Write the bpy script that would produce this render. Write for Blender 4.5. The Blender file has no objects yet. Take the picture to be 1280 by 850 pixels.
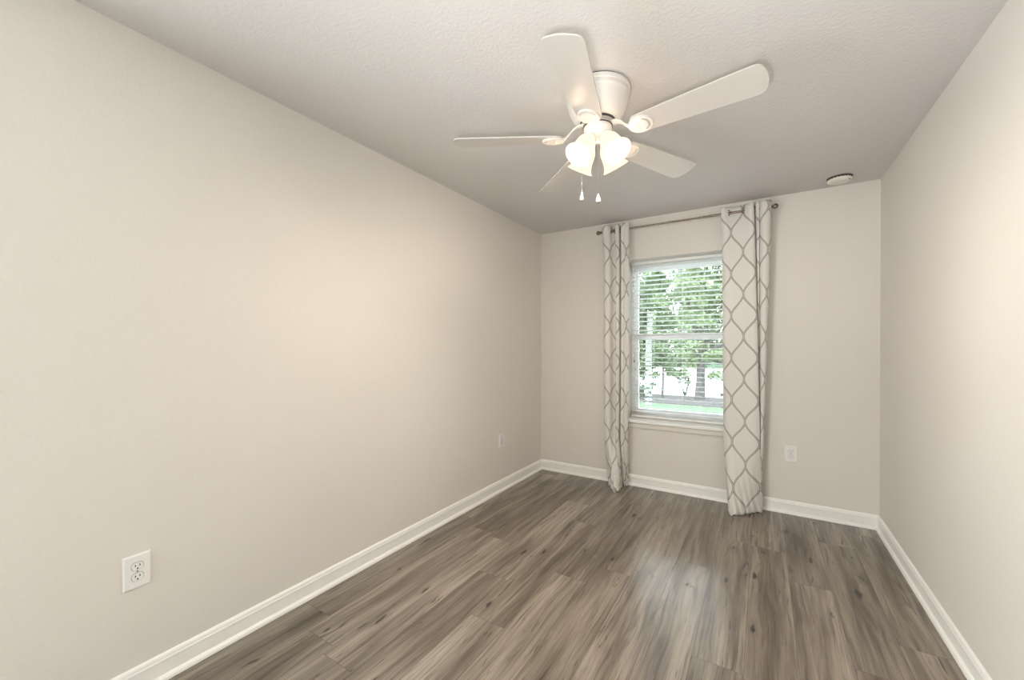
import bpy, bmesh, math, random
from math import sin, cos, pi, radians as R
from mathutils import Vector, Matrix

random.seed(7)
S = bpy.context.scene
COL = S.collection

# ------------------------------------------------------------------ camera
XL, XR, YB, YF, H = -1.9606, 0.6951, 3.7335, -1.30, 2.44
YAW, PITCH = 0.5561, -0.00495
cam = bpy.data.cameras.new('camera')
cam.sensor_fit = 'HORIZONTAL'
cam.sensor_width = 36.0
cam.lens = 36.0 * 503.8 / 1280
cam.shift_y = (434.34 - 425.0) / 1280
cam.clip_start = 0.02
cam.clip_end = 300
co = bpy.data.objects.new('camera', cam)
COL.objects.link(co)
co.location = (0, 0, 1.2844)
co.rotation_euler = (pi / 2 + PITCH, 0, YAW)
S.camera = co

# ------------------------------------------------------------------ world, lights, exposure
SKY_STRENGTH = 11.0
SUN_POWER = 5.0
FAN_WATTS = 20.0
BLADE_FILL_WATTS = 0.5
SIDE_FILL_WATTS = 86.0
FLASH_WATTS = 76.0
S.view_settings.view_transform = 'Standard'
S.view_settings.look = 'None'
S.view_settings.gamma = 1.0
S.view_settings.use_curve_mapping = False
S.view_settings.exposure = 0.08

world = bpy.data.worlds.new('sky')
S.world = world
world.use_nodes = True
wn = world.node_tree.nodes
wl = world.node_tree.links
wn.clear()
wo = wn.new('ShaderNodeOutputWorld')
wb = wn.new('ShaderNodeBackground')
wr = wn.new('ShaderNodeValToRGB')
wx = wn.new('ShaderNodeSeparateXYZ')
wt = wn.new('ShaderNodeTexCoord')
wl.new(wt.outputs['Generated'], wx.inputs[0])
wl.new(wx.outputs['Z'], wr.inputs[0])
wr.color_ramp.elements[0].position = 0.0
wr.color_ramp.elements[0].color = (0.95, 0.98, 1.0, 1)
wr.color_ramp.elements[1].position = 0.8
wr.color_ramp.elements[1].color = (0.62, 0.78, 1.0, 1)
wl.new(wr.outputs[0], wb.inputs[0])
wb.inputs[1].default_value = SKY_STRENGTH
wl.new(wb.outputs[0], wo.inputs[0])

def light(name, kind, loc, watts, color, rot=(0, 0, 0), **kw):
    l = bpy.data.lights.new(name, kind)
    l.energy = watts
    l.color = color
    for k, v in kw.items():
        setattr(l, k, v)
    o = bpy.data.objects.new(name, l)
    COL.objects.link(o)
    o.location = loc
    o.rotation_euler = rot
    return o

light('sun', 'SUN', (0, -5, 10), SUN_POWER, (1, 0.95, 0.85), rot=(R(38), 0, R(-25)), angle=R(3))
light('side_fill', 'AREA', (XL - 0.06, -0.66, 1.02), SIDE_FILL_WATTS, (0.82, 0.925, 0.96), rot=(R(90), 0, R(-90)),
      shape='RECTANGLE', size=0.84, size_y=1.98)  # added area fill, out of view, brightens the right wall
# the photographer's flash, just below and left of the lens
fl = light('camera_flash', 'SPOT', (-0.10 * cos(YAW), -0.10 * sin(YAW), 1.2844 - 0.13), FLASH_WATTS, (1.0, 0.98, 0.95),
           spot_size=R(98), spot_blend=1.0, shadow_soft_size=0.05)
d = Vector((-0.22, 1.7, 2.6)) - Vector(fl.location)
fl.rotation_euler = d.to_track_quat('-Z', 'Y').to_euler()

# ------------------------------------------------------------------ materials
def new_mat(name):
    m = bpy.data.materials.new(name)
    m.use_nodes = True
    n = m.node_tree.nodes
    n.clear()
    out = n.new('ShaderNodeOutputMaterial')
    b = n.new('ShaderNodeBsdfPrincipled')
    m.node_tree.links.new(b.outputs[0], out.inputs[0])
    return m, n, m.node_tree.links, b, out

def paint(name, col, rough=0.6, bump=0.0, scale=200.0, metal=0.0, spec=0.5, dist=0.001, detail=2.0):
    m, n, l, b, out = new_mat(name)
    b.inputs['Base Color'].default_value = (*col, 1)
    b.inputs['Roughness'].default_value = rough
    b.inputs['Metallic'].default_value = metal
    b.inputs['Specular IOR Level'].default_value = spec
    tc = n.new('ShaderNodeTexCoord')
    nz = n.new('ShaderNodeTexNoise')
    nz.inputs['Scale'].default_value = scale
    nz.inputs['Detail'].default_value = detail
    l.new(tc.outputs['Object'], nz.inputs['Vector'])
    # slight procedural tone variation
    mx = n.new('ShaderNodeMix')
    mx.data_type = 'RGBA'
    mx.inputs['A'].default_value = (*[c * 0.97 for c in col], 1)
    mx.inputs['B'].default_value = (*[min(1, c * 1.03) for c in col], 1)
    l.new(nz.outputs['Fac'], mx.inputs['Factor'])
    l.new(mx.outputs['Result'], b.inputs['Base Color'])
    if bump:
        bp = n.new('ShaderNodeBump')
        bp.inputs['Strength'].default_value = bump
        bp.inputs['Distance'].default_value = dist
        l.new(nz.outputs['Fac'], bp.inputs['Height'])
        l.new(bp.outputs[0], b.inputs['Normal'])
    return m

M = {}
M['wall'] = paint('wall_paint', (0.76, 0.72, 0.672), 0.7, 0.35, 110, dist=0.002, spec=0.3)
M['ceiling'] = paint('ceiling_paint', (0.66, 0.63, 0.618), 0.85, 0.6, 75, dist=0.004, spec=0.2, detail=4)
M['trim'] = paint('white_semigloss_trim', (0.93, 0.915, 0.89), 0.35)
M['vinyl'] = paint('white_vinyl', (0.94, 0.95, 0.96), 0.4)
M['blind'] = paint('white_faux_wood', (0.93, 0.93, 0.92), 0.45)
M['plastic'] = paint('white_plastic', (0.86, 0.845, 0.835), 0.35)
M['detector'] = paint('detector_plastic', (0.82, 0.79, 0.72), 0.5)
M['slot'] = paint('dark_slot', (0.03, 0.026, 0.022), 0.7)
M['gap'] = paint('dark_seam', (0.05, 0.04, 0.035), 0.6)
M['bronze'] = paint('bronze_metal', (0.24, 0.195, 0.16), 0.24, metal=0.85)
M['steel'] = paint('brushed_grey_metal', (0.36, 0.33, 0.30), 0.35, metal=0.8)
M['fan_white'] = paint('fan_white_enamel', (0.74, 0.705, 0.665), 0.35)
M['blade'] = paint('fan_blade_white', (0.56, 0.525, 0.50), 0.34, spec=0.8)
M['nickel'] = paint('band_metal', (0.62, 0.6, 0.58), 0.3, metal=0.7)
M['chain'] = paint('chain_metal', (0.45, 0.42, 0.38), 0.3, metal=0.6)
M['cord'] = paint('white_cord', (0.85, 0.85, 0.84), 0.8)
M['concrete'] = paint('pale_road', (0.80, 0.79, 0.76), 0.9)
M['siding'] = paint('exterior_stucco', (0.7, 0.66, 0.58), 0.9)

def emit_mat(name, col, strength, base=(0.9, 0.88, 0.84)):
    m, n, l, b, out = new_mat(name)
    b.inputs['Base Color'].default_value = (*base, 1)
    b.inputs['Roughness'].default_value = 0.3
    b.inputs['Emission Color'].default_value = (*col, 1)
    b.inputs['Emission Strength'].default_value = strength
    return m
M['shade'] = emit_mat('lit_frosted_glass', (1.0, 0.83, 0.60), 1.1, base=(0.08, 0.078, 0.07))
M['bulb'] = emit_mat('lit_bulb', (1.0, 0.88, 0.68), 12.0)

def glass_mat():
    m, n, l, b, out = new_mat('window_glass')
    n.remove(b)
    t = n.new('ShaderNodeBsdfTransparent')
    t.inputs[0].default_value = (0.94, 0.97, 0.95, 1)
    g = n.new('ShaderNodeBsdfGlossy')
    g.inputs['Roughness'].default_value = 0.02
    f = n.new('ShaderNodeFresnel')
    f.inputs['IOR'].default_value = 1.45
    mx = n.new('ShaderNodeMixShader')
    l.new(f.outputs[0], mx.inputs[0])
    l.new(t.outputs[0], mx.inputs[1])
    l.new(g.outputs[0], mx.inputs[2])
    l.new(mx.outputs[0], out.inputs[0])
    return m
M['glass'] = glass_mat()

class NG:
    """tiny helper for math node chains"""
    def __init__(self, mat):
        self.n = mat.node_tree.nodes
        self.l = mat.node_tree.links
    def m(self, op, a, b=0.0, c=0.0):
        nd = self.n.new('ShaderNodeMath')
        nd.operation = op
        for i, v in enumerate((a, b, c)):
            if isinstance(v, (int, float)):
                nd.inputs[i].default_value = v
            else:
                self.l.new(v, nd.inputs[i])
        return nd.outputs[0]
    def ramp(self, fac, stops, interp='LINEAR'):
        nd = self.n.new('ShaderNodeValToRGB')
        cr = nd.color_ramp
        cr.interpolation = interp
        while len(cr.elements) < len(stops):
            cr.elements.new(0.5)
        for e, (p, c) in zip(cr.elements, stops):
            e.position = p
            e.color = (*c, 1) if len(c) == 3 else c
        self.l.new(fac, nd.inputs[0])
        return nd.outputs[0]
    def mix(self, fac, a, b, blend='MIX'):
        nd = self.n.new('ShaderNodeMix')
        nd.data_type = 'RGBA'
        nd.blend_type = blend
        for k, v in (('Factor', fac), ('A', a), ('B', b)):
            if isinstance(v, (int, float)):
                nd.inputs[k].default_value = v
            elif isinstance(v, tuple):
                nd.inputs[k].default_value = (*v, 1)
            else:
                self.l.new(v, nd.inputs[k])
        return nd.outputs['Result']
    def noise(self, vec, scale, detail=3.0, rough=0.55, dist=0.0):
        nd = self.n.new('ShaderNodeTexNoise')
        nd.inputs['Scale'].default_value = scale
        nd.inputs['Detail'].default_value = detail
        nd.inputs['Roughness'].default_value = rough
        nd.inputs['Distortion'].default_value = dist
        self.l.new(vec, nd.inputs['Vector'])
        return nd.outputs['Fac']
    def xyz(self, x, y, z):
        nd = self.n.new('ShaderNodeCombineXYZ')
        for i, v in enumerate((x, y, z)):
            if isinstance(v, (int, float)):
                nd.inputs[i].default_value = v
            else:
                self.l.new(v, nd.inputs[i])
        return nd.outputs[0]
    def white(self, vec):
        nd = self.n.new('ShaderNodeTexWhiteNoise')
        nd.noise_dimensions = '3D'
        self.l.new(vec, nd.inputs['Vector'])
        return nd.outputs['Value']

def floor_mat():
    m, n, l, b, out = new_mat('greige_oak_planks')
    g = NG(m)
    tc = n.new('ShaderNodeTexCoord')
    sp = n.new('ShaderNodeSeparateXYZ')
    l.new(tc.outputs['Object'], sp.inputs[0])
    x, y = sp.outputs['X'], sp.outputs['Y']
    PW, PL = 0.187, 1.22
    px = g.m('DIVIDE', g.m('ADD', x, 0.06), PW)
    row = g.m('FLOOR', px)
    off = g.white(g.xyz(row, 3.7, 0.0))
    py = g.m('ADD', g.m('DIVIDE', y, PL), off)
    colm = g.m('FLOOR', py)
    idv = g.xyz(row, colm, 1.3)
    rnd = g.white(idv)
    rnd2 = g.white(g.xyz(row, colm, 8.1))
    fx = g.m('FRACT', px)
    fy = g.m('FRACT', py)
    # coordinates inside the plank, shifted at random so every board has its own grain
    gx = g.m('ADD', x, g.m('MULTIPLY', rnd, 37.0))
    gy = g.m('ADD', y, g.m('MULTIPLY', rnd2, 53.0))
    # knots: a few per board, stretched along the grain; the grain bends round them
    vo = n.new('ShaderNodeTexVoronoi')
    vo.voronoi_dimensions = '2D'
    vo.inputs['Scale'].default_value = 1.0
    l.new(g.xyz(g.m('MULTIPLY', gx, 7.5), g.m('MULTIPLY', gy, 2.3), 0.0), vo.inputs['Vector'])
    kd = vo.outputs['Distance']
    vsep = n.new('ShaderNodeSeparateColor')
    l.new(vo.outputs['Color'], vsep.inputs[0])
    has = g.m('GREATER_THAN', vsep.outputs[0], 0.6)
    size = g.m('ADD', 0.035, g.m('MULTIPLY', vsep.outputs[1], 0.075))
    wob = g.m('MULTIPLY', g.m('SUBTRACT', g.noise(g.xyz(g.m('MULTIPLY', gx, 70.0), g.m('MULTIPLY', gy, 16.0), 1.0), 1.0, 3.0), 0.5), 0.30)
    kq = g.m('DIVIDE', g.m('ADD', kd, wob), size)
    knot = g.m('MULTIPLY', g.ramp(kq, [(0.0, (1, 1, 1)), (0.45, (1, 1, 1)), (1.0, (0, 0, 0))]), has)
    halo = g.m('MULTIPLY', g.ramp(g.m('MULTIPLY', kq, 0.3), [(0.0, (1, 1, 1)), (0.35, (0.55, 0.55, 0.55)), (1.0, (0, 0, 0))]), has)
    warp = g.noise(g.xyz(g.m('MULTIPLY', gx, 6.0), g.m('MULTIPLY', gy, 1.5), 0.0), 1.0, 2.0)
    gxw = g.m('ADD', gx, g.m('MULTIPLY', g.m('SUBTRACT', warp, 0.5), 0.055))
    gxw = g.m('ADD', gxw, g.m('MULTIPLY', halo, 0.012))
    big = g.noise(g.xyz(g.m('MULTIPLY', gxw, 11.0), g.m('MULTIPLY', gy, 0.85), 0.0), 1.0, 3.0, 0.6, 0.2)
    streak = g.noise(g.xyz(g.m('MULTIPLY', gxw, 70.0), g.m('MULTIPLY', gy, 1.6), 2.0), 1.0, 4.0, 0.65, 0.2)
    fine = g.noise(g.xyz(g.m('MULTIPLY', gxw, 330.0), g.m('MULTIPLY', gy, 8.0), 4.0), 1.0, 3.0, 0.65)
    tone = g.ramp(big, [(0.27, (0.074, 0.058, 0.044)), (0.41, (0.178, 0.150, 0.122)), (0.57, (0.292, 0.254, 0.215)), (0.76, (0.385, 0.343, 0.298))])
    tone = g.mix(0.85, tone, g.ramp(streak, [(0.30, (0.36, 0.33, 0.29)), (0.45, (0.88, 0.87, 0.85)), (0.70, (1.22, 1.21, 1.20))]), 'MULTIPLY')
    tone = g.mix(0.6, tone, g.ramp(fine, [(0.3, (0.66, 0.65, 0.64)), (0.7, (1.2, 1.2, 1.2))]), 'MULTIPLY')
    tone = g.mix(1.0, tone, g.ramp(rnd, [(0.0, (0.78, 0.76, 0.72)), (0.5, (1.0, 0.98, 0.95)), (1.0, (1.18, 1.17, 1.16))]), 'MULTIPLY')
    # long dark mineral streaks and short cracks
    drk = g.noise(g.xyz(g.m('MULTIPLY', gxw, 19.0), g.m('MULTIPLY', gy, 1.7), 23.0), 1.0, 4.0, 0.6, 0.5)
    drf = g.ramp(drk, [(0.0, (1, 1, 1)), (0.29, (1, 1, 1)), (0.44, (0, 0, 0))])
    tone = g.mix(g.m('MULTIPLY', drf, 0.78), tone, (0.075, 0.058, 0.042))
    crk = g.noise(g.xyz(g.m('MULTIPLY', gxw, 48.0), g.m('MULTIPLY', gy, 4.0), 15.0), 1.0, 3.0, 0.6, 1.0)
    crf = g.ramp(crk, [(0.0, (1, 1, 1)), (0.29, (1, 1, 1)), (0.36, (0, 0, 0))])
    tone = g.mix(g.m('MULTIPLY', crf, 0.75), tone, (0.032, 0.024, 0.017))
    tone = g.mix(g.m('MULTIPLY', halo, 0.42), tone, (0.075, 0.056, 0.040))
    tone = g.mix(g.m('MULTIPLY', knot, 0.9), tone, (0.018, 0.013, 0.009))
    # seams
    ex = g.m('MULTIPLY', g.m('MINIMUM', fx, g.m('SUBTRACT', 1.0, fx)), PW)
    ey = g.m('MULTIPLY', g.m('MINIMUM', fy, g.m('SUBTRACT', 1.0, fy)), PL)
    ed = g.m('MINIMUM', ex, ey)
    seam = g.m('LESS_THAN', ed, 0.0011)
    tone = g.mix(g.m('MULTIPLY', seam, 0.62), tone, (0.05, 0.04, 0.03))
    l.new(tone, b.inputs['Base Color'])
    rg = g.m('ADD', 0.15, g.m('MULTIPLY', streak, 0.12))
    l.new(rg, b.inputs['Roughness'])
    b.inputs['Specular IOR Level'].default_value = 0.9
    bp = n.new('ShaderNodeBump')
    bp.inputs['Strength'].default_value = 0.25
    bp.inputs['Distance'].default_value = 0.001
    hgt = g.m('ADD', g.m('MULTIPLY', fine, 0.4), g.m('MULTIPLY', g.m('MINIMUM', ed, 0.003), 300.0))
    l.new(hgt, bp.inputs['Height'])
    l.new(bp.outputs[0], b.inputs['Normal'])
    return m
M['floor'] = floor_mat()

def curtain_mat():
    m, n, l, b, out = new_mat('off_white_trellis_fabric')
    g = NG(m)
    uv = n.new('ShaderNodeUVMap')
    uv.uv_map = 'cloth'
    sp = n.new('ShaderNodeSeparateXYZ')
    l.new(uv.outputs[0], sp.inputs[0])
    u, v = sp.outputs['X'], sp.outputs['Y']
    W, P = 0.168, 0.330            # ogee width and height in metres of cloth
    a = g.m('DIVIDE', u, W / 2)
    ang = g.m('MULTIPLY', v, 2 * pi / P)
    c = g.m('MULTIPLY', g.m('COSINE', ang), 0.5)
    # sharpen the wave a little, towards the trellis's pointed swing
    sl = g.m('MULTIPLY', g.m('SINE', ang), pi * W / 2 / P)
    k = g.m('SQRT', g.m('ADD', 1.0, g.m('MULTIPLY', sl, sl)))
    def chain(shift):
        t = g.m('FLOORED_MODULO', shift, 2.0)
        return g.m('ABSOLUTE', g.m('SUBTRACT', t, 1.0))
    d1 = chain(g.m('ADD', g.m('SUBTRACT', a, c), 1.0))
    d2 = chain(g.m('ADD', a, c))
    dd = g.m('DIVIDE', g.m('MULTIPLY', g.m('MINIMUM', d1, d2), W / 2), k)
    ring = g.m('ABSOLUTE', g.m('SUBTRACT', dd, 0.0043))
    ln = g.m('LESS_THAN', ring, 0.0015)
    inner = g.m('LESS_THAN', dd, 0.0043)
    weave = g.noise(g.xyz(g.m('MULTIPLY', u, 1.0), v, 0.0), 900.0, 1.0)
    base = g.mix(weave, (0.84, 0.815, 0.78), (0.91, 0.885, 0.85))
    base = g.mix(g.m('MULTIPLY', inner, 0.6), base, (0.52, 0.48, 0.44))
    base = g.mix(ln, base, (0.27, 0.235, 0.205))
    l.new(base, b.inputs['Base Color'])
    b.inputs['Roughness'].default_value = 0.8
    b.inputs['Sheen Weight'].default_value = 0.05
    tr = n.new('ShaderNodeBsdfTranslucent')
    l.new(base, tr.inputs['Color'])
    mx = n.new('ShaderNodeMixShader')
    mx.inputs[0].default_value = 0.22
    l.new(b.outputs[0], mx.inputs[1])
    l.new(tr.outputs[0], mx.inputs[2])
    l.new(mx.outputs[0], out.inputs[0])
    return m
M['curtain'] = curtain_mat()

def leaf_mat(name, c1, c2):
    m, n, l, b, out = new_mat(name)
    g = NG(m)
    tc = n.new('ShaderNodeTexCoord')
    f = g.noise(tc.outputs['Object'], 1.3, 3.0)
    col = g.mix(g.ramp(f, [(0.35, (0, 0, 0)), (0.65, (1, 1, 1))]), c1, c2)
    l.new(col, b.inputs['Base Color'])
    b.inputs['Roughness'].default_value = 0.55
    tr = n.new('ShaderNodeBsdfTranslucent')
    l.new(col, tr.inputs['Color'])
    mx = n.new('ShaderNodeMixShader')
    mx.inputs[0].default_value = 0.4
    l.new(b.outputs[0], mx.inputs[1])
    l.new(tr.outputs[0], mx.inputs[2])
    l.new(mx.outputs[0], out.inputs[0])
    return m
M['leaf_a'] = leaf_mat('leaves_mid_green', (0.09, 0.135, 0.06), (0.19, 0.25, 0.125))
M['leaf_b'] = leaf_mat('leaves_pale_green', (0.14, 0.19, 0.085), (0.27, 0.325, 0.18))
M['leaf_c'] = leaf_mat('leaves_dark_green', (0.085, 0.12, 0.075), (0.17, 0.21, 0.14))
M['bark'] = paint('grey_bark', (0.06, 0.054, 0.052), 0.9, 0.8, 20, dist=0.02)
M['mulch'] = paint('brown_mulch', (0.05, 0.042, 0.036), 0.95, 0.8, 18, dist=0.03)

def grass_mat():
    m, n, l, b, out = new_mat('lawn_grass')
    g = NG(m)
    tc = n.new('ShaderNodeTexCoord')
    f = g.noise(tc.outputs['Object'], 3.0, 4.0)
    col = g.mix(f, (0.045, 0.085, 0.035), (0.085, 0.125, 0.06))
    l.new(col, b.inputs['Base Color'])
    b.inputs['Roughness'].default_value = 0.9
    return m
M['grass'] = grass_mat()

# ------------------------------------------------------------------ mesh helpers
def add_box(bm, x0, x1, y0, y1, z0, z1):
    vs = [bm.verts.new(p) for p in ((x0, y0, z0), (x1, y0, z0), (x1, y1, z0), (x0, y1, z0),
                                    (x0, y0, z1), (x1, y0, z1), (x1, y1, z1), (x0, y1, z1))]
    fs = []
    for f in ((0, 3, 2, 1), (4, 5, 6, 7), (0, 1, 5, 4), (1, 2, 6, 5), (2, 3, 7, 6), (3, 0, 4, 7)):
        fs.append(bm.faces.new([vs[i] for i in f]))
    return vs

def add_lathe(bm, prof, seg=48, mat=Matrix(), cap0=True, cap1=True):
    """profile of (radius, z) spun about z, then moved by mat"""
    rings = []
    for r, z in prof:
        if r < 1e-6:
            rings.append([bm.verts.new(mat @ Vector((0, 0, z)))])
        else:
            rings.append([bm.verts.new(mat @ Vector((r * cos(2 * pi * i / seg), r * sin(2 * pi * i / seg), z))) for i in range(seg)])
    for a, b in zip(rings, rings[1:]):
        if len(a) == 1 and len(b) == 1:
            continue
        for i in range(seg):
            j = (i + 1) % seg
            if len(a) == 1:
                bm.faces.new((a[0], b[j], b[i]))
            elif len(b) == 1:
                bm.faces.new((a[i], a[j], b[0]))
            else:
                bm.faces.new((a[i], a[j], b[j], b[i]))
    if cap0 and len(rings[0]) > 1:
        bm.faces.new(list(reversed(rings[0])))
    if cap1 and len(rings[-1]) > 1:
        bm.faces.new(rings[-1])

def frame_to(p0, p1):
    d = (Vector(p1) - Vector(p0)).normalized()
    return Matrix.Translation(p0) @ d.to_track_quat('Z', 'Y').to_matrix().to_4x4()

def add_tube(bm, pts, rad, seg=12):
    """tube through points with a radius per point or one radius"""
    pts = [Vector(p) for p in pts]
    if not hasattr(rad, '__len__'):
        rad = [rad] * len(pts)
    prev = None
    rings = []
    up = Vector((0, 0, 1))
    for i, p in enumerate(pts):
        a = pts[max(i - 1, 0)]
        b = pts[min(i + 1, len(pts) - 1)]
        t = (b - a).normalized()
        if prev is None:
            ref = up if abs(t.z) < 0.9 else Vector((1, 0, 0))
            nn = t.cross(ref).normalized()
        else:
            nn = (prev - t * prev.dot(t)).normalized()
        prev = nn
        bb = t.cross(nn)
        rings.append([bm.verts.new(p + rad[i] * (cos(2 * pi * k / seg) * nn + sin(2 * pi * k / seg) * bb)) for k in range(seg)])
    for a, b in zip(rings, rings[1:]):
        for i in range(seg):
            j = (i + 1) % seg
            bm.faces.new((a[i], a[j], b[j], b[i]))
    bm.faces.new(list(reversed(rings[0])))
    bm.faces.new(rings[-1])

def add_torus(bm, center, axis, r1, r2, s1=28, s2=10):
    q = Vector(axis).normalized().to_track_quat('Z', 'Y').to_matrix().to_4x4()
    mt = Matrix.Translation(center) @ q
    rings = []
    for i in range(s1):
        a = 2 * pi * i / s1
        rings.append([bm.verts.new(mt @ Vector(((r1 + r2 * cos(2 * pi * k / s2)) * cos(a), (r1 + r2 * cos(2 * pi * k / s2)) * sin(a), r2 * sin(2 * pi * k / s2)))) for k in range(s2)])
    for i in range(s1):
        a, b = rings[i], rings[(i + 1) % s1]
        for k in range(s2):
            j = (k + 1) % s2
            bm.faces.new((a[k], b[k], b[j], a[j]))

def add_prism(bm, poly, mat, h):
    """polygon (x,y) extruded h along local z, moved by mat"""
    lo = [bm.verts.new(mat @ Vector((x, y, 0))) for x, y in poly]
    hi = [bm.verts.new(mat @ Vector((x, y, h))) for x, y in poly]
    bm.faces.new(list(reversed(lo)))
    bm.faces.new(hi)
    k = len(poly)
    for i in range(k):
        j = (i + 1) % k
        bm.faces.new((lo[i], lo[j], hi[j], hi[i]))

def obj(name, bm, mat, parent=None, smooth=None, bevel=None, loc=None):
    bmesh.ops.recalc_face_normals(bm, faces=bm.faces)
    if bevel:
        bmesh.ops.bevel(bm, geom=[e for e in bm.edges if e.calc_face_angle(0) > 0.6], offset=bevel, segments=2, affect='EDGES', profile=0.5)
    me = bpy.data.meshes.new(name)
    bm.to_mesh(me)
    bm.free()
    if smooth is not None:
        me.shade_smooth()
        try:
            me.set_sharp_from_angle(angle=R(smooth))
        except Exception:
            pass
    me.materials.append(M[mat] if isinstance(mat, str) else mat)
    o = bpy.data.objects.new(name, me)
    COL.objects.link(o)
    if loc:
        o.location = loc
    if parent:
        o.parent = parent
    return o

def thing(name, label, cat, loc=(0, 0, 0), group=None):
    o = bpy.data.objects.new(name, None)
    COL.objects.link(o)
    o.empty_display_size = 0.05
    o.location = loc
    o['label'] = label
    o['category'] = cat
    if group:
        o['group'] = group
    return o

def tag(o, label, cat, group=None):
    o['label'] = label
    o['category'] = cat
    if group:
        o['group'] = group
    return o

def struct(o):
    o['kind'] = 'structure'
    return o

def N():
    return bmesh.new()

# ------------------------------------------------------------------ room shell
WX0, WX1, WZ0, WZ1 = -1.072, -0.156, 0.585, 2.072     # window opening in the far wall
TH = 0.27                                           # far wall thickness

bm = N(); add_box(bm, XL - 0.12, XR + 0.12, YF - 0.12, YB + TH, -0.12, 0.0)
struct(obj('floor', bm, 'floor'))
bm = N(); add_box(bm, XL - 0.12, XR + 0.12, YF - 0.12, YB + TH, H, H + 0.14)
struct(obj('ceiling', bm, 'ceiling'))
DY0, DY1, DH = -1.10, -0.22, 2.05                     # added unseen opening for the side fill, in the left wall behind the camera
bm = N()
add_box(bm, XL - 0.12, XL, YF - 0.12, DY0, 0.0, H)
add_box(bm, XL - 0.12, XL, DY1, YB + TH, 0.0, H)
add_box(bm, XL - 0.12, XL, DY0, DY1, DH, H)
struct(obj('wall_left', bm, 'wall'))
bm = N(); add_box(bm, XL, XR, YF - 0.12, YF, 0.0, H)
struct(obj('wall_front', bm, 'wall'))
bm = N(); add_box(bm, XR, XR + 0.12, YF - 0.12, YB + TH, 0.0, H)
struct(obj('wall_right', bm, 'wall'))

def wall_with_hole(name, x0, x1, y0, y1, hx0, hx1, hz0, hz1):
    bm = N()
    xs = [x0, hx0, hx1, x1]
    zs = [0.0, hz0, hz1, H] if hz0 > 0 else [0.0, hz1, H]
    grid = {}
    for yi, y in enumerate((y0, y1)):
        for i, x in enumerate(xs):
            for j, z in enumerate(zs):
                grid[yi, i, j] = bm.verts.new((x, y, z))
    hj = 1 if hz0 > 0 else 0
    for i in range(3):
        for j in range(len(zs) - 1):
            if i == 1 and j == hj:
                continue
            bm.faces.new((grid[0, i, j], grid[0, i + 1, j], grid[0, i + 1, j + 1], grid[0, i, j + 1]))
            bm.faces.new((grid[1, i, j], grid[1, i, j + 1], grid[1, i + 1, j + 1], grid[1, i + 1, j]))
    for j in range(len(zs) - 1):
        for i in (0, 3):
            bm.faces.new((grid[0, i, j], grid[0, i, j + 1], grid[1, i, j + 1], grid[1, i, j]))
    for i in range(3):
        for j in (0, len(zs) - 1):
            if j == 0 and i == 1 and hz0 <= 0:
                continue
            bm.faces.new((grid[0, i, j], grid[1, i, j], grid[1, i + 1, j], grid[0, i + 1, j]))
    # reveals
    for i in (1, 2):
        bm.faces.new((grid[0, i, hj], grid[1, i, hj], grid[1, i, hj + 1], grid[0, i, hj + 1]))
    bm.faces.new((grid[0, 1, hj + 1], grid[0, 2, hj + 1], grid[1, 2, hj + 1], grid[1, 1, hj + 1]))
    if hz0 > 0:
        bm.faces.new((grid[0, 1, hj], grid[1, 1, hj], grid[1, 2, hj], grid[0, 2, hj]))
    return struct(obj(name, bm, 'wall'))

wall_with_hole('wall_back', XL, XR, YB, YB + TH, WX0, WX1, WZ0, WZ1)

# added unseen box behind the opening, keeps the sky out of it
bm = N()
HX0, HX1, HY0, HY1 = XL - 1.3, XL - 0.12, -1.5, 0.2
for args in ((HX0, HX1, HY0, HY1, -0.12, 0.0), (HX0, HX1, HY0, HY1, H, H + 0.12), (HX0 - 0.12, HX0, HY0, HY1, -0.12, H + 0.12),
             (HX0 - 0.12, HX1, HY0 - 0.12, HY0, -0.12, H + 0.12), (HX0 - 0.12, HX1, HY1, HY1 + 0.12, -0.12, H + 0.12)):
    add_box(bm, *args)
struct(obj('wall_sky_block', bm, 'wall'))

# baseboards: moulded board with a bead at the top and a shoe at the foot
BP = [(0.0, 0.0), (0.024, 0.0), (0.0238, 0.006), (0.022, 0.012), (0.018, 0.0175), (0.013, 0.021), (0.011, 0.022),
      (0.011, 0.070), (0.0128, 0.072), (0.0128, 0.079), (0.0105, 0.082), (0.0105, 0.085), (0.0095, 0.092), (0.006, 0.0975), (0.0025, 0.100), (0.0, 0.100)]

def baseboard(name, p0, p1, nrm):
    """profile swept from p0 to p1, mitred square at the corners"""
    bm = N()
    ends = []
    t = (Vector(p1) - Vector(p0)).normalized()
    for p, s in ((p0, 1), (p1, -1)):
        ends.append([bm.verts.new(Vector(p) + Vector(nrm) * a + Vector((0, 0, z)) + t * (a * s)) for a, z in BP])
    k = len(BP)
    for i in range(k):
        j = (i + 1) % k
        bm.faces.new((ends[0][i], ends[0][j], ends[1][j], ends[1][i]))
    bm.faces.new(ends[0]); bm.faces.new(list(reversed(ends[1])))
    return struct(obj(name, bm, 'trim', smooth=30))
baseboard('baseboard_left', (XL, DY1, 0), (XL, YB, 0), (1, 0, 0))
baseboard('baseboard_back', (XL, YB, 0), (XR, YB, 0), (0, -1, 0))
baseboard('baseboard_right', (XR, YB, 0), (XR, YF, 0), (-1, 0, 0))

# ------------------------------------------------------------------ window
def frame_bm(x0, x1, z0, z1, y0, y1, wl_, wr_, wb_, wt_):
    bm = N()
    add_box(bm, x0, x0 + wl_, y0, y1, z0, z1)
    add_box(bm, x1 - wr_, x1, y0, y1, z0, z1)
    add_box(bm, x0 + wl_, x1 - wr_, y0, y1, z0, z0 + wb_)
    add_box(bm, x0 + wl_, x1 - wr_, y0, y1, z1 - wt_, z1)
    return bm

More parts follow.
